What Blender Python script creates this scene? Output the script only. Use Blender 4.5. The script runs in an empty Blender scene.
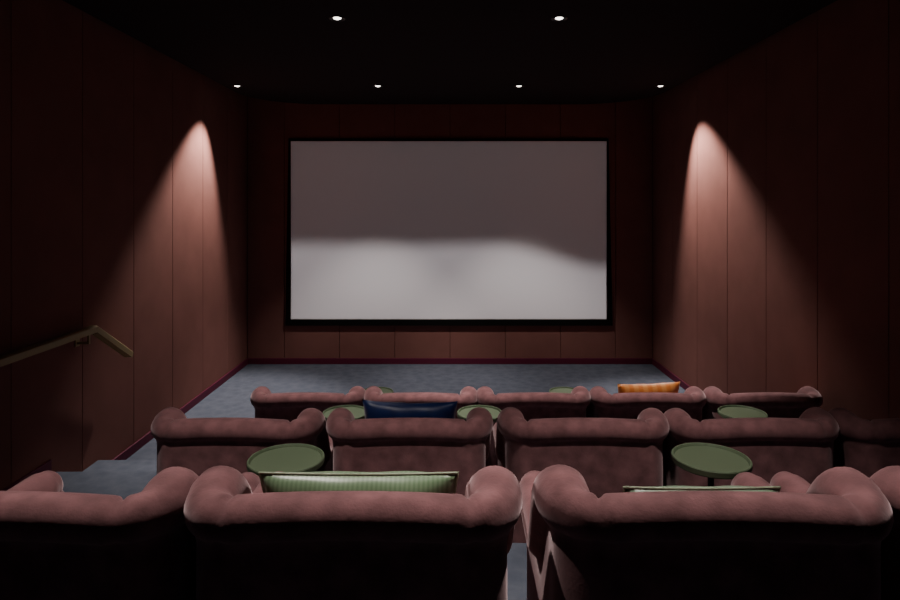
import bpy, bmesh, math, random
from mathutils import Vector, Matrix
random.seed(4)
S = bpy.context.scene
CAMZ = 2.43
# ------------------------------------------------------------ materials
def mat(name, col, rough=0.8, metal=0.0, sheen=0.0, var=0.0, vscale=6.0, bump=0.0, bscale=200.0, emis=None, estr=0, spec=0.5, stint=None):
    m = bpy.data.materials.new(name); m.use_nodes = True
    nt = m.node_tree; b = nt.nodes['Principled BSDF']
    b.inputs['Base Color'].default_value = (*col, 1)
    b.inputs['Roughness'].default_value = rough
    b.inputs['Metallic'].default_value = metal
    b.inputs['Specular IOR Level'].default_value = spec
    if sheen:
        b.inputs['Sheen Weight'].default_value = sheen
        b.inputs['Sheen Roughness'].default_value = 0.4
        if stint: b.inputs['Sheen Tint'].default_value = (*stint, 1)
    if emis:
        b.inputs['Emission Color'].default_value = (*emis, 1)
        b.inputs['Emission Strength'].default_value = estr
    tc = nt.nodes.new('ShaderNodeTexCoord')
    if var:
        n = nt.nodes.new('ShaderNodeTexNoise'); n.inputs['Scale'].default_value = vscale
        n.inputs['Detail'].default_value = 5
        nt.links.new(tc.outputs['Object'], n.inputs['Vector'])
        r = nt.nodes.new('ShaderNodeValToRGB')
        r.color_ramp.elements[0].position = .3; r.color_ramp.elements[1].position = .7
        r.color_ramp.elements[0].color = (*[c*(1-var) for c in col], 1)
        r.color_ramp.elements[1].color = (*[min(1, c*(1+var)) for c in col], 1)
        nt.links.new(n.outputs['Fac'], r.inputs['Fac'])
        nt.links.new(r.outputs['Color'], b.inputs['Base Color'])
    if bump:
        n2 = nt.nodes.new('ShaderNodeTexNoise'); n2.inputs['Scale'].default_value = bscale
        nt.links.new(tc.outputs['Object'], n2.inputs['Vector'])
        bp = nt.nodes.new('ShaderNodeBump'); bp.inputs['Strength'].default_value = bump
        bp.inputs['Distance'].default_value = 0.004
        nt.links.new(n2.outputs['Fac'], bp.inputs['Height'])
        nt.links.new(bp.outputs['Normal'], b.inputs['Normal'])
    return m

M_wall = mat('wall_fabric', (0.215, 0.096, 0.081), .97, var=.07, vscale=3, bump=.3, bscale=260, spec=.04)
M_gap = mat('panel_gap', (0.06, 0.026, 0.022), .95, spec=.1)
M_base = mat('skirting_paint', (0.10, 0.010, 0.033), .6, spec=.3)
M_ceil = mat('ceiling_paint', (0.030, 0.023, 0.023), .95, spec=.1)
M_black = mat('black_velour', (0.005, 0.005, 0.005), .9, spec=.1)
M_screen = mat('screen_fabric', (0.72, 0.70, 0.71), .95, spec=.05)
M_velvet = mat('pink_velvet', (0.205, 0.095, 0.100), .85, sheen=.6, var=.30, vscale=13, bump=.2, bscale=110, spec=.12, stint=(.95, .72, .74))
M_wood = mat('dark_wood', (0.03, 0.018, 0.012), .45)
M_green = mat('green_lacquer', (0.10, 0.135, 0.080), .5, spec=.35)
M_brass = mat('aged_brass', (0.33, 0.25, 0.11), .5, metal=.2)
M_metal = mat('dark_metal', (0.03, 0.03, 0.03), .4, metal=.6)
M_trim = mat('downlight_trim', (0.05, 0.05, 0.05), .3, metal=.8)
M_lamp = mat('downlight_lens', (1, 1, 1), .3, emis=(1, .93, .85), estr=6)
M_blue = mat('blue_satin', (0.010, 0.026, 0.12), .4, sheen=.12, var=.25, vscale=12, spec=.5)
M_pale = mat('pale_green_satin', (0.20, 0.30, 0.20), .4, sheen=.2, var=.1)
M_pipe = mat('cushion_piping', (0.30, 0.35, 0.24), .5)

def stripe_mat(name, c1, c2, scale, axis='X', rough=.4):
    m = bpy.data.materials.new(name); m.use_nodes = True
    nt = m.node_tree; b = nt.nodes['Principled BSDF']; b.inputs['Roughness'].default_value = rough
    b.inputs['Sheen Weight'].default_value = .15
    tc = nt.nodes.new('ShaderNodeTexCoord'); w = nt.nodes.new('ShaderNodeTexWave')
    w.bands_direction = axis; w.inputs['Scale'].default_value = scale; w.inputs['Distortion'].default_value = .6
    w.inputs['Detail'].default_value = 1
    r = nt.nodes.new('ShaderNodeValToRGB')
    r.color_ramp.elements[0].color = (*c1, 1); r.color_ramp.elements[1].color = (*c2, 1)
    r.color_ramp.elements[0].position = .25; r.color_ramp.elements[1].position = .75
    nt.links.new(tc.outputs['Object'], w.inputs['Vector']); nt.links.new(w.outputs['Fac'], r.inputs['Fac'])
    nt.links.new(r.outputs['Color'], b.inputs['Base Color'])
    return m
M_gstripe = stripe_mat('green_ribbed_silk', (0.13, 0.21, 0.11), (0.175, 0.265, 0.15), 22, rough=.36)
M_orange = stripe_mat('orange_striped_silk', (0.58, 0.17, 0.03), (0.64, 0.26, 0.07), 4)

# carpet with woven flecks
M_carpet = mat('blue_carpet', (0.10, 0.115, 0.155), .95, bump=.3, bscale=180, spec=.1)
nt = M_carpet.node_tree; b = nt.nodes['Principled BSDF']
tc = nt.nodes.new('ShaderNodeTexCoord')
vor = nt.nodes.new('ShaderNodeTexVoronoi'); vor.inputs['Scale'].default_value = 9
nz = nt.nodes.new('ShaderNodeTexNoise'); nz.inputs['Scale'].default_value = 30; nz.inputs['Detail'].default_value = 8
mx = nt.nodes.new('ShaderNodeMath'); mx.operation = 'MULTIPLY'
rp = nt.nodes.new('ShaderNodeValToRGB')
rp.color_ramp.elements[0].position = .05; rp.color_ramp.elements[1].position = .45
rp.color_ramp.elements[0].color = (.080, .092, .122, 1); rp.color_ramp.elements[1].color = (.110, .123, .156, 1)
nt.links.new(tc.outputs['Object'], vor.inputs['Vector']); nt.links.new(tc.outputs['Object'], nz.inputs['Vector'])
nt.links.new(vor.outputs['Distance'], mx.inputs[0]); nt.links.new(nz.outputs['Fac'], mx.inputs[1])
nt.links.new(mx.outputs[0], rp.inputs['Fac']); nt.links.new(rp.outputs['Color'], b.inputs['Base Color'])

# ------------------------------------------------------------ mesh helpers
def add_box(bm, x0, x1, y0, y1, z0, z1, mi=0, bev=0.0, seg=2):
    r = bmesh.ops.create_cube(bm, size=1)
    vs = r['verts']
    for v in vs:
        v.co = Vector(((x0+x1)/2 + v.co.x*(x1-x0), (y0+y1)/2 + v.co.y*(y1-y0), (z0+z1)/2 + v.co.z*(z1-z0)))
    fs = set(f for v in vs for f in v.link_faces)
    for f in fs: f.material_index = mi
    if bev > 0:
        es = set(e for v in vs for e in v.link_edges)
        r2 = bmesh.ops.bevel(bm, geom=list(es), offset=bev, segments=seg, affect='EDGES', profile=.5)
        for f in r2['faces']: f.material_index = mi
def add_cyl(bm, cx, cy, z0, z1, r0, r1, mi=0, n=32):
    mtx = Matrix.Translation((cx, cy, (z0+z1)/2))
    r = bmesh.ops.create_cone(bm, cap_ends=True, segments=n, radius1=r0, radius2=r1, depth=z1-z0, matrix=mtx)
    for f in set(f for v in r['verts'] for f in v.link_faces): f.material_index = mi
def lathe(bm, prof, mi=0, n=48, cx=0, cy=0):
    rings = []
    for (r, z) in prof:
        if r < 1e-5: rings.append([bm.verts.new((cx, cy, z))])
        else: rings.append([bm.verts.new((cx+r*math.cos(2*math.pi*i/n), cy+r*math.sin(2*math.pi*i/n), z)) for i in range(n)])
    for a, c in zip(rings, rings[1:]):
        for i in range(n):
            j = (i+1) % n
            if len(a) == 1: f = bm.faces.new((a[0], c[i], c[j]))
            elif len(c) == 1: f = bm.faces.new((a[i], a[j], c[0]))
            else: f = bm.faces.new((a[i], a[j], c[j], c[i]))
            f.material_index = mi
def finish(bm, name, mats, smooth=False, loc=(0, 0, 0), angle=None):
    bmesh.ops.recalc_face_normals(bm, faces=bm.faces)
    me = bpy.data.meshes.new(name); bm.to_mesh(me); bm.free()
    for m in mats: me.materials.append(m)
    if smooth:
        for p in me.polygons: p.use_smooth = True
        if angle:
            try: me.set_sharp_from_angle(angle=math.radians(angle))
            except Exception: pass
    o = bpy.data.objects.new(name, me); S.collection.objects.link(o); o.location = loc
    return o

# ------------------------------------------------------------ room
XW = 3.12; YB = 9.48; YR = -2.2; ZC = 4.12; P = 0.85
T1 = 4.80; T0 = 3.10       # tier fronts
ZM = 0.365; ZN = 0.74
bm = bmesh.new(); add_box(bm, -XW-.15, XW+.15, YR-.15, YB+.15, -.2, 0); finish(bm, 'floor', [M_carpet])
xi = XW-.001
bm = bmesh.new(); add_box(bm, -xi, xi, T0+.001, T1, 0, ZM, bev=.012); finish(bm, 'floor', [M_carpet])
bm = bmesh.new(); add_box(bm, -xi, xi, YR+.001, T0, 0, ZN, bev=.012); finish(bm, 'floor', [M_carpet])
bm = bmesh.new(); add_box(bm, -xi, -1.85, T1+.001, 5.46, 0, ZM/2, bev=.01); finish(bm, 'floor', [M_carpet])
bm = bmesh.new(); add_box(bm, -xi, -1.85, T0+.001, T0+.35, ZM, (ZM+ZN)/2, bev=.01); finish(bm, 'floor', [M_carpet])
bm = bmesh.new(); add_box(bm, -XW-.15, XW+.15, YR-.15, YB+.15, ZC, ZC+.15); finish(bm, 'ceiling', [M_ceil])
# dropped raft with rounded front corners
ZR = 3.97
bm = bmesh.new()
pts = []
hx, R, ye = 2.9, 1.0, 9.33
pts.append((-hx, YR+.2)); pts.append((hx, YR+.2))
for i in range(17):
    a = math.pi/2*i/16; pts.append((hx-R+R*math.cos(a), ye-R+R*math.sin(a)))
for i in range(17):
    a = math.pi/2+math.pi/2*i/16; pts.append((-hx+R+R*math.cos(a), ye-R+R*math.sin(a)))
lo = [bm.verts.new((x, y, ZR)) for x, y in pts]; hi = [bm.verts.new((x, y, ZC)) for x, y in pts]
bm.faces.new(lo); bm.faces.new(hi)
for i in range(len(pts)):
    j = (i+1) % len(pts); bm.faces.new((lo[i], lo[j], hi[j], hi[i]))
finish(bm, 'ceiling_raft', [M_ceil])

def side_wall(sign, name):
    bm = bmesh.new()
    x0, x1 = (XW+.03, XW+.15)
    if sign < 0: x0, x1 = -x1, -x0
    add_box(bm, x0, x1, YR-.15, YB+.15, 0, ZC, mi=1)
    y = YB
    while y > YR:
        ya = max(y-P, YR)
        a, c = (XW, XW+.035) if sign > 0 else (-XW-.035, -XW)
        add_box(bm, a, c, ya+.0025, y-.0025, 0, ZC, bev=.004)
        y -= P
    finish(bm, name, [M_wall, M_gap])
side_wall(-1, 'wall_left'); side_wall(1, 'wall_right')
bm = bmesh.new(); add_box(bm, -XW, XW, YB+.03, YB+.15, 0, ZC, mi=1)
xs = [-XW, -2.55, -1.7, -.85, 0, .85, 1.7, 2.55, XW]
for a, c in zip(xs, xs[1:]): add_box(bm, a+.003, c-.003, YB, YB+.035, 0, ZC, bev=.004)
finish(bm, 'wall_front', [M_wall, M_gap])
bm = bmesh.new(); add_box(bm, -XW, XW, YR-.15, YR, 0, ZC); finish(bm, 'wall_rear', [M_wall])
# skirting
bm = bmesh.new(); add_box(bm, -XW, XW, YB-.02, YB, 0, .09, bev=.004); finish(bm, 'baseboard_front', [M_base])
for sg, nm in ((-1, 'baseboard_left'), (1, 'baseboard_right')):
    bm = bmesh.new()
    a, c = (XW-.018, XW) if sg > 0 else (-XW, -XW+.018)
    add_box(bm, a, c, T1, YB-.02, 0, .09, bev=.004)
    add_box(bm, a, c, T0, T1, ZM, ZM+.09, bev=.004)
    add_box(bm, a, c, YR, T0, ZN, ZN+.09, bev=.004)
    finish(bm, nm, [M_base])

# ------------------------------------------------------------ screen
def zz(py, s): return CAMZ - (py-206)/s
bm = bmesh.new()
sc = 616/9.44
L, Rr, T, B = (290.5-450)/sc, (607-450)/sc, zz(141, sc), zz(319.5, sc)
yS = 9.45
v = [bm.verts.new(p) for p in ((L, yS, B), (Rr, yS, B), (Rr, yS, T), (L, yS, T))]
bm.faces.new(v).material_index = 0
oL0, oR0, oL1, oR1 = (288.5-450)/sc, (608.5-450)/sc, (285.5-450)/sc, (612.5-450)/sc
oT, oB = zz(138.5, sc), zz(325.5, sc)
inn = [(L, B), (Rr, B), (Rr, T), (L, T)]
out = [(oL1, oB), (oR1, oB), (oR0, oT), (oL0, oT)]
yf = [9.43, 9.43, 9.44, 9.44]
I = [bm.verts.new((p[0], yf[i]+.0, p[1])) for i, p in enumerate(inn)]
O = [bm.verts.new((p[0], yf[i], p[1])) for i, p in enumerate(out)]
Ob = [bm.verts.new((p[0], YB-.001, p[1])) for i, p in enumerate(out)]
Ib = [bm.verts.new((p[0], yS+.01, p[1])) for i, p in enumerate(inn)]
for i in range(4):
    j = (i+1) % 4
    for q in ((O[i], O[j], I[j], I[i]), (O[i], Ob[i], Ob[j], O[j]), (I[i], I[j], Ib[j], Ib[i])):
        bm.faces.new(q).material_index = 1
finish(bm, 'projection_screen', [M_screen, M_black])

# ------------------------------------------------------------ armchair
def smooth(a, b, x):
    t = max(0, min(1, (x-a)/(b-a))); return t*t*(3-2*t)
def chair_mesh():
    bm = bmesh.new()
    hw = .368; yb = .125; yf = .87; rc = .065
    path = []   # (x,y,nx,ny) outward normal ; from left front to right front
    def seg(p0, p1, n, nrm):
        for i in range(n):
            t = i/n; path.append((p0[0]+(p1[0]-p0[0])*t, p0[1]+(p1[1]-p0[1])*t, *nrm))
    seg((-hw, yf), (-hw, yb+rc), 44, (-1, 0))
    for i in range(12):
        a = math.pi + math.pi/2*i/12
        path.append((-hw+rc+rc*math.cos(a), yb+rc+rc*math.sin(a), math.cos(a), math.sin(a)))
    seg((-hw+rc, yb), (hw-rc, yb), 50, (0, -1))
    for i in range(12):
        a = 1.5*math.pi + math.pi/2*i/12
        path.append((hw-rc+rc*math.cos(a), yb+rc+rc*math.sin(a), math.cos(a), math.sin(a)))
    seg((hw, yb+rc), (hw, yf), 44, (1, 0))
    path.append((hw, yf, 1, 0))
    loops = []
    for (x, y, nx, ny) in path:
        ax = abs(x)
        side = smooth(yb+.01, yb+rc+.03, y)       # 0 on back, 1 on sides
        ztop = .922 - .014*(ax/hw)**2*(1-side) + .006*math.exp(-((y-.25)/.06)**2)*side
        wing = smooth(.26, .50, y)
        ztop = ztop*(1-wing) + .655*wing
        r = .062 + .015*side*(1-wing) + .010*wing
        # crease where the back roll meets the wing
        cr = math.exp(-((ax-(hw-.050))/.009)**2)*(1-smooth(yb+.05, yb+.08, y))
        r -= .010*cr; ztop -= .014*cr
        if y > yf-.04: 
            k = smooth(yf-.04, yf, y); r -= .012*k; ztop -= .008*k
        uc = .022 + .008*side
        zc = ztop - r
        sec = []
        ti = .072; to = .066
        for z in (.16, .30, .40): sec.append((-ti, z))
        sec.append((-ti+.0, min(zc-.09, .56)))
        sec.append((-ti+.012, zc-.05))
        a0 = 200
        for i in range(21):
            a = math.radians(a0 - i*((a0+52)/20))
            sec.append((uc+r*math.cos(a), zc+r*math.sin(a)))
        sec.append((to-.006, zc-r-.012))
        for z in (.40, .25, .12): sec.append((to-.004, min(z, zc-r-.05)))
        sec.append((to-.02, .085)); sec.append((-ti+.02, .085))
        loops.append([bm.verts.new((x+nx*u, y+ny*u, z)) for u, z in sec])
    n = len(loops[0])
    for a, c in zip(loops, loops[1:]):
        for i in range(n):
            j = (i+1) % n; bm.faces.new((a[i], a[j], c[j], c[i]))
    for lp in (loops[0], loops[-1]):
        prev = lp
        cx = sum(v.co.x for v in lp)/n; cz = sum(v.co.z for v in lp)/n
        for k, (sc_, dy) in enumerate(((.95, .014), (.84, .024), (.5, .028))):
            nl = [bm.verts.new((cx+(v.co.x-cx)*sc_, yf+dy, cz+(v.co.z-cz)*(1-(1-sc_)*.35))) for v in lp]
            for i in range(n):
                j = (i+1) % n; bm.faces.new((prev[i], prev[j], nl[j], nl[i]))
            prev = nl
        bm.faces.new(prev)
    add_box(bm, -.31, .31, .16, .855, .09, .30, bev=.02, seg=3)
    add_box(bm, -.293, .293, .20, .90, .295, .455, bev=.055, seg=5)
    r = bmesh.ops.create_cube(bm, size=1)
    vs = r['verts']
    for v in vs: v.co = Vector((v.co.x*.57, v.co.y*.10, v.co.z*.36))
    res = bmesh.ops.bevel(bm, geom=list(set(e for v in vs for e in v.link_edges)), offset=.045, segments=5, affect='EDGES', profile=.5)
    nv = set(v for f in res['faces'] for v in f.verts)
    for v in nv:
        c = v.co
        a = math.radians(5)
        y2 = c.y*math.cos(a) - c.z*math.sin(a); z2 = c.y*math.sin(a)+c.z*math.cos(a)
        v.co = Vector((c.x, y2+.235, z2+.62))
    for lx in (-.35, .35):
        for ly in (.15, .81): add_cyl(bm, lx, ly, 0, .10, .018, .028, mi=1, n=16)
    return finish(bm, 'armchair', [M_velvet, M_wood], smooth=True)
base = chair_mesh()
me = base.data
rows = [
    (1.545, ZN, [(-1.205, -1, 1), (-.272, 0, 1.01), (.734, -1, 1.04), (1.715, 0, 1)]),
    (3.215, ZM, [(-1.185, -1, 1), (-.222, .5, .98), (.738, -.6, 1), (1.675, .8, 1), (2.60, 0, 1)]),
    (4.875, 0., [(-1.168, .5, 1), (-.243, -.6, 1), (.69, .4, 1), (1.633, -.3, 1), (2.585, 0, 1)]),
]
first = True
for (y, z, xl) in rows:
    for x, rz, sx in xl:
        if first: o = base; first = False
        else:
            o = bpy.data.objects.new('armchair', me); S.collection.objects.link(o)
        o.location = (x, y, z); o.scale = (sx, 1, 1)
        o.rotation_euler = (0, 0, math.radians(rz))

# ------------------------------------------------------------ side tables
TH = .60
def table_mesh():
    bm = bmesh.new()
    h = TH; R_ = .163
    lathe(bm, [(0, h-.012), (R_-.014, h-.012), (R_-.011, h-.004), (R_-.008, h), (R_-.003, h), (R_, h-.004), (R_, h-.024), (R_-.006, h-.03), (0, h-.03)], 0, 64)
    lathe(bm, [(0, h-.03), (.05, h-.03), (.045, h-.04), (.013, h-.05), (.013, .03), (.02, .022), (.06, .018), (.062, 0), (0, 0)], 1, 32)
    return finish(bm, 'side_table', [M_green, M_metal], smooth=True, angle=35)
tb = table_mesh()
for i, l in enumerate([(-.71, 2.67, ZN), (1.135, 2.68, ZN), (-.745, 4.38, ZM), (.213, 4.38, ZM), (2.08, 4.38, ZM), (-.72, 6.08, 0), (1.14, 6.08, 0)]):
    o = tb if i == 0 else bpy.data.objects.new('side_table', tb.data)
    if i: S.collection.objects.link(o)
    o.location = l

# ------------------------------------------------------------ cushions
def cushion(name, w, h, t, m, loc, lean, rz=0, pipe=None, ry=0, dip=.06):
    bm = bmesh.new(); N = 28
    grid = {}
    for s in (1, -1):
        for i in range(N+1):
            for j in range(N+1):
                u = -1+2*i/N; v = -1+2*j/N
                if s == -1 and (i in (0, N) or j in (0, N)): grid[s, i, j] = grid[1, i, j]; continue
                px = u*w/2*(1-.06*(1-v*v)); pz = v*h/2*(1-dip*(1-u*u))
                th = t/2*((1-u**4)*(1-v**4))**.6*s
                th *= 1+.07*math.sin(9*u+4*v)
                grid[s, i, j] = bm.verts.new((px, th, pz))
    for s in (1, -1):
        for i in range(N):
            for j in range(N):
                bm.faces.new((grid[s, i, j], grid[s, i+1, j], grid[s, i+1, j+1], grid[s, i, j+1]))
    if pipe:
        ring = [(i, 0) for i in range(N)]+[(N, j) for j in range(N)]+[(N-i, N) for i in range(N)]+[(0, N-j) for j in range(N)]
        P_ = [grid[1, i, j].co.copy() for i, j in ring]
        K = 6; rr = .004; lps = []
        for k, p in enumerate(P_):
            d = (P_[(k+1) % len(P_)]-P_[k-1]).normalized(); a = Vector((0, 1, 0)); bb = d.cross(a)
            lps.append([bm.verts.new(p+rr*(a*math.cos(2*math.pi*q/K)+bb*math.sin(2*math.pi*q/K))) for q in range(K)])
        for k in range(len(lps)):
            a, c = lps[k], lps[(k+1) % len(lps)]
            for q in range(K):
                f = bm.faces.new((a[q], a[(q+1) % K], c[(q+1) % K], c[q])); f.material_index = 1
    o = finish(bm, name, [m, pipe or m], smooth=True)
    o.location = loc; o.rotation_euler = (math.radians(lean), math.radians(ry), math.radians(rz))
    return o
cushion('ribbed_cushion', .61, .42, .15, M_gstripe, (-.28, 1.545+.395, ZN+.668), 14, 0, M_pipe, 0, .03)
cushion('pale_cushion', .48, .37, .13, M_pale, (.775, 1.545+.395, ZN+.645), 14, 0, M_pipe, 0, .03)
cushion('blue_cushion', .55, .48, .15, M_blue, (-.235, 3.215+.40, ZM+.71), 14, 0, None, 1, .09)
cushion('orange_cushion', .54, .46, .15, M_orange, (1.69, 4.875+.40, 0+.71), 14, 2, None, -1.5, .06)

# ------------------------------------------------------------ handrail
bm = bmesh.new()
xr = -3.02
pp = [(-1.6, 1.83), (2.9, 1.83), (3.6, 1.39), (5.22, 1.39), (5.80, 1.035)]
def bar(bm, pts, hw, hh, x):
    lp = []
    for k, (y, z) in enumerate(pts):
        if k == 0: d = Vector((pts[1][0]-y, pts[1][1]-z))
        elif k == len(pts)-1: d = Vector((y-pts[k-1][0], z-pts[k-1][1]))
        else:
            d1 = Vector((y-pts[k-1][0], z-pts[k-1][1])).normalized(); d2 = Vector((pts[k+1][0]-y, pts[k+1][1]-z)).normalized(); d = d1+d2
        d.normalize(); n = Vector((-d.y, d.x))
        if n.y < 0: n = -n
        r = []
        for (a, b_) in ((-hw, -hh), (hw, -hh), (hw, hh*.6), (hw*.6, hh), (-hw*.6, hh), (-hw, hh*.6)):
            r.append(bm.verts.new((x+a, y+n.x*b_, z+n.y*b_)))
        lp.append(r)
    for a, c in zip(lp, lp[1:]):
        for i in range(6): bm.faces.new((a[i], a[(i+1) % 6], c[(i+1) % 6], c[i]))
    bm.faces.new(lp[0]); bm.faces.new(lp[-1])
bar(bm, pp, .036, .030, xr)
for (y, z) in ((5.15, 1.39), (4.0, 1.39), (2.6, 1.83), (.9, 1.83)):
    add_box(bm, xr-.008, xr+.008, y-.012, y+.012, z-.10, z-.018, bev=.003)
    add_box(bm, -XW, xr+.008, y-.012, y+.012, z-.115, z-.095, bev=.003)
    add_box(bm, -XW, -XW+.008, y-.03, y+.03, z-.135, z-.075, bev=.003)
finish(bm, 'handrail', [M_brass])

# ------------------------------------------------------------ lights
def spot(name, loc, target, energy, size, blend, col=(1, .90, .84), rad=.03, parent=None):
    l = bpy.data.lights.new(name, 'SPOT'); l.energy = energy; l.spot_size = math.radians(size); l.spot_blend = blend
    l.color = col; l.shadow_soft_size = rad
    o = bpy.data.objects.new(name, l); S.collection.objects.link(o)
    d = Vector(target)-Vector(loc)
    q = d.to_track_quat('-Z', 'Y')
    if parent:
        o.parent = parent; o.location = Vector(loc)-parent.location
    else: o.location = loc
    o.rotation_euler = q.to_euler()
    return o
def downlight_mesh():
    bm = bmesh.new()
    lathe(bm, [(.066, 0), (.066, -.006), (.058, -.008), (.046, -.002), (.036, .02)], 0, 40)
    lathe(bm, [(0, -.010), (.018, -.009), (.030, -.004), (.038, .008)], 1, 32)
    return finish(bm, 'recessed_downlight', [M_trim, M_lamp], smooth=True)
dl = downlight_mesh(); k = 0
fix = [(-2.73, 7.9, 'w'), (-.925, 7.9, 'n'), (.885, 7.9, 'n'), (2.70, 7.9, 'w'),
       (-.925, 5.05, 'm'), (.895, 5.05, 'm'), (-.925, 2.2, 'c'), (.895, 2.2, 'c')]
for (x, y, kd) in fix:
    o = dl if k == 0 else bpy.data.objects.new('recessed_downlight', dl.data)
    if k: S.collection.objects.link(o)
    k += 1
    o.location = (x, y, ZR)
    bpy.context.view_layer.update()
    L_ = (x, y, ZR-.03); sg = -1 if x < 0 else 1
    if kd == 'w': spot('lamp', L_, (sg*2.98, y-(.72 if sg < 0 else .95), 1.0), 640, 69, .6, parent=o)
    elif kd == 'n': spot('lamp', L_, (x*1.25, y+.22, 0), 270, 72, .6, parent=o)
    elif kd == 'm': spot('lamp', L_, (x*1.25, y-.25, 0), 400, 62, .7, parent=o)
    elif kd == 'c': spot('lamp', L_, (x*1.12, y-.1, 0), 230, 74, .7, parent=o)

# unseen projector, added to light the screen in place of downlight spill
bm = bmesh.new()
PZ = 3.45; PY = -1.62
add_box(bm, -.24, .24, YR+.1, PY-.06, PZ-.10, PZ+.10, 0, bev=.02)
add_box(bm, -.03, .03, -1.95, -1.89, PZ+.1, ZR, 0)
r = bmesh.ops.create_cone(bm, cap_ends=True, segments=32, radius1=.06, radius2=.055, depth=.05, matrix=Matrix.Translation((0, PY-.04, PZ)) @ Matrix.Rotation(math.pi/2, 4, 'X'))
pj = finish(bm, 'added_projector', [M_metal])
l = bpy.data.lights.new('added_screen_lamp', 'SPOT'); l.energy = 1800; l.spot_size = math.radians(70); l.spot_blend = 0; l.shadow_soft_size = .004  # added spot; its node pattern shapes the lit lower part of the screen
lo_ = bpy.data.objects.new('added_screen_lamp', l); S.collection.objects.link(lo_); lo_.parent = pj
lo_.location = (0, PY, PZ); lo_.rotation_euler = (math.radians(90), 0, 0)
l.use_nodes = True; nt = l.node_tree
em = nt.nodes.get('Emission') or nt.nodes.new('ShaderNodeEmission')
def N(op, a, b_=None, c=None):
    n = nt.nodes.new('ShaderNodeMath'); n.operation = op
    for i, q in enumerate((a, b_, c)):
        if q is None: continue
        if isinstance(q, (int, float)): n.inputs[i].default_value = q
        else: nt.links.new(q, n.inputs[i])
    return n.outputs[0]
def SM(v, a, b_, t0=0., t1=1.):
    n = nt.nodes.new('ShaderNodeMapRange'); n.interpolation_type = 'SMOOTHSTEP'
    nt.links.new(v, n.inputs[0])
    for i, q in enumerate((a, b_, t0, t1)): n.inputs[i+1].default_value = q
    return n.outputs[0]
tc = nt.nodes.new('ShaderNodeTexCoord'); sp = nt.nodes.new('ShaderNodeSeparateXYZ')
nt.links.new(tc.outputs['Normal'], sp.inputs[0])
nz_ = N('MULTIPLY', sp.outputs[2], -1.0)
D = yS-PY
X = N('MULTIPLY', N('DIVIDE', sp.outputs[0], nz_), D)
Z = N('ADD', N('MULTIPLY', N('DIVIDE', sp.outputs[1], nz_), D), PZ)
cx_ = (L+Rr)/2; hwid = (Rr-L)/2-.01
mx_ = N('LESS_THAN', N('ABSOLUTE', N('SUBTRACT', X, cx_)), hwid)
mz_ = N('LESS_THAN', N('ABSOLUTE', N('SUBTRACT', Z, (T+B)/2)), (T-B)/2-.01)
mask = N('MULTIPLY', mx_, mz_)
edge = N('ADD', SM(X, .6, 2.5, 1.84, 1.50), N('MULTIPLY', N('SINE', N('MULTIPLY', X, 2.2)), .01))  # wavy upper border of the light spill, drawn into the lamp pattern
dd = N('SUBTRACT', edge, Z)
bright = SM(dd, -.16, .18)
fade = SM(dd, 0.1, 1.2, 1.0, .68)
topv = SM(Z, 1.9, 3.4, .095, .13)
val = N('ADD', topv, N('MULTIPLY', N('MULTIPLY', bright, fade), .9))
nt.links.new(N('MULTIPLY', val, mask), em.inputs['Strength'])
em.inputs['Color'].default_value = (1, .95, .965, 1)
outn = [n for n in nt.nodes if n.type == 'OUTPUT_LIGHT'][0]
nt.links.new(em.outputs[0], outn.inputs[0])

# ------------------------------------------------------------ world, camera
w = bpy.data.worlds.new('World'); S.world = w; w.use_nodes = True
w.node_tree.nodes['Background'].inputs[0].default_value = (0, 0, 0, 1)
cam = bpy.data.cameras.new('camera'); co = bpy.data.objects.new('camera', cam); S.collection.objects.link(co)
co.location = (0, 0, CAMZ); co.rotation_euler = (math.radians(90), 0, 0)
cam.sensor_width = 36; cam.lens = 616/900*36; cam.shift_y = -94/900
cam.clip_start = .05
S.camera = co
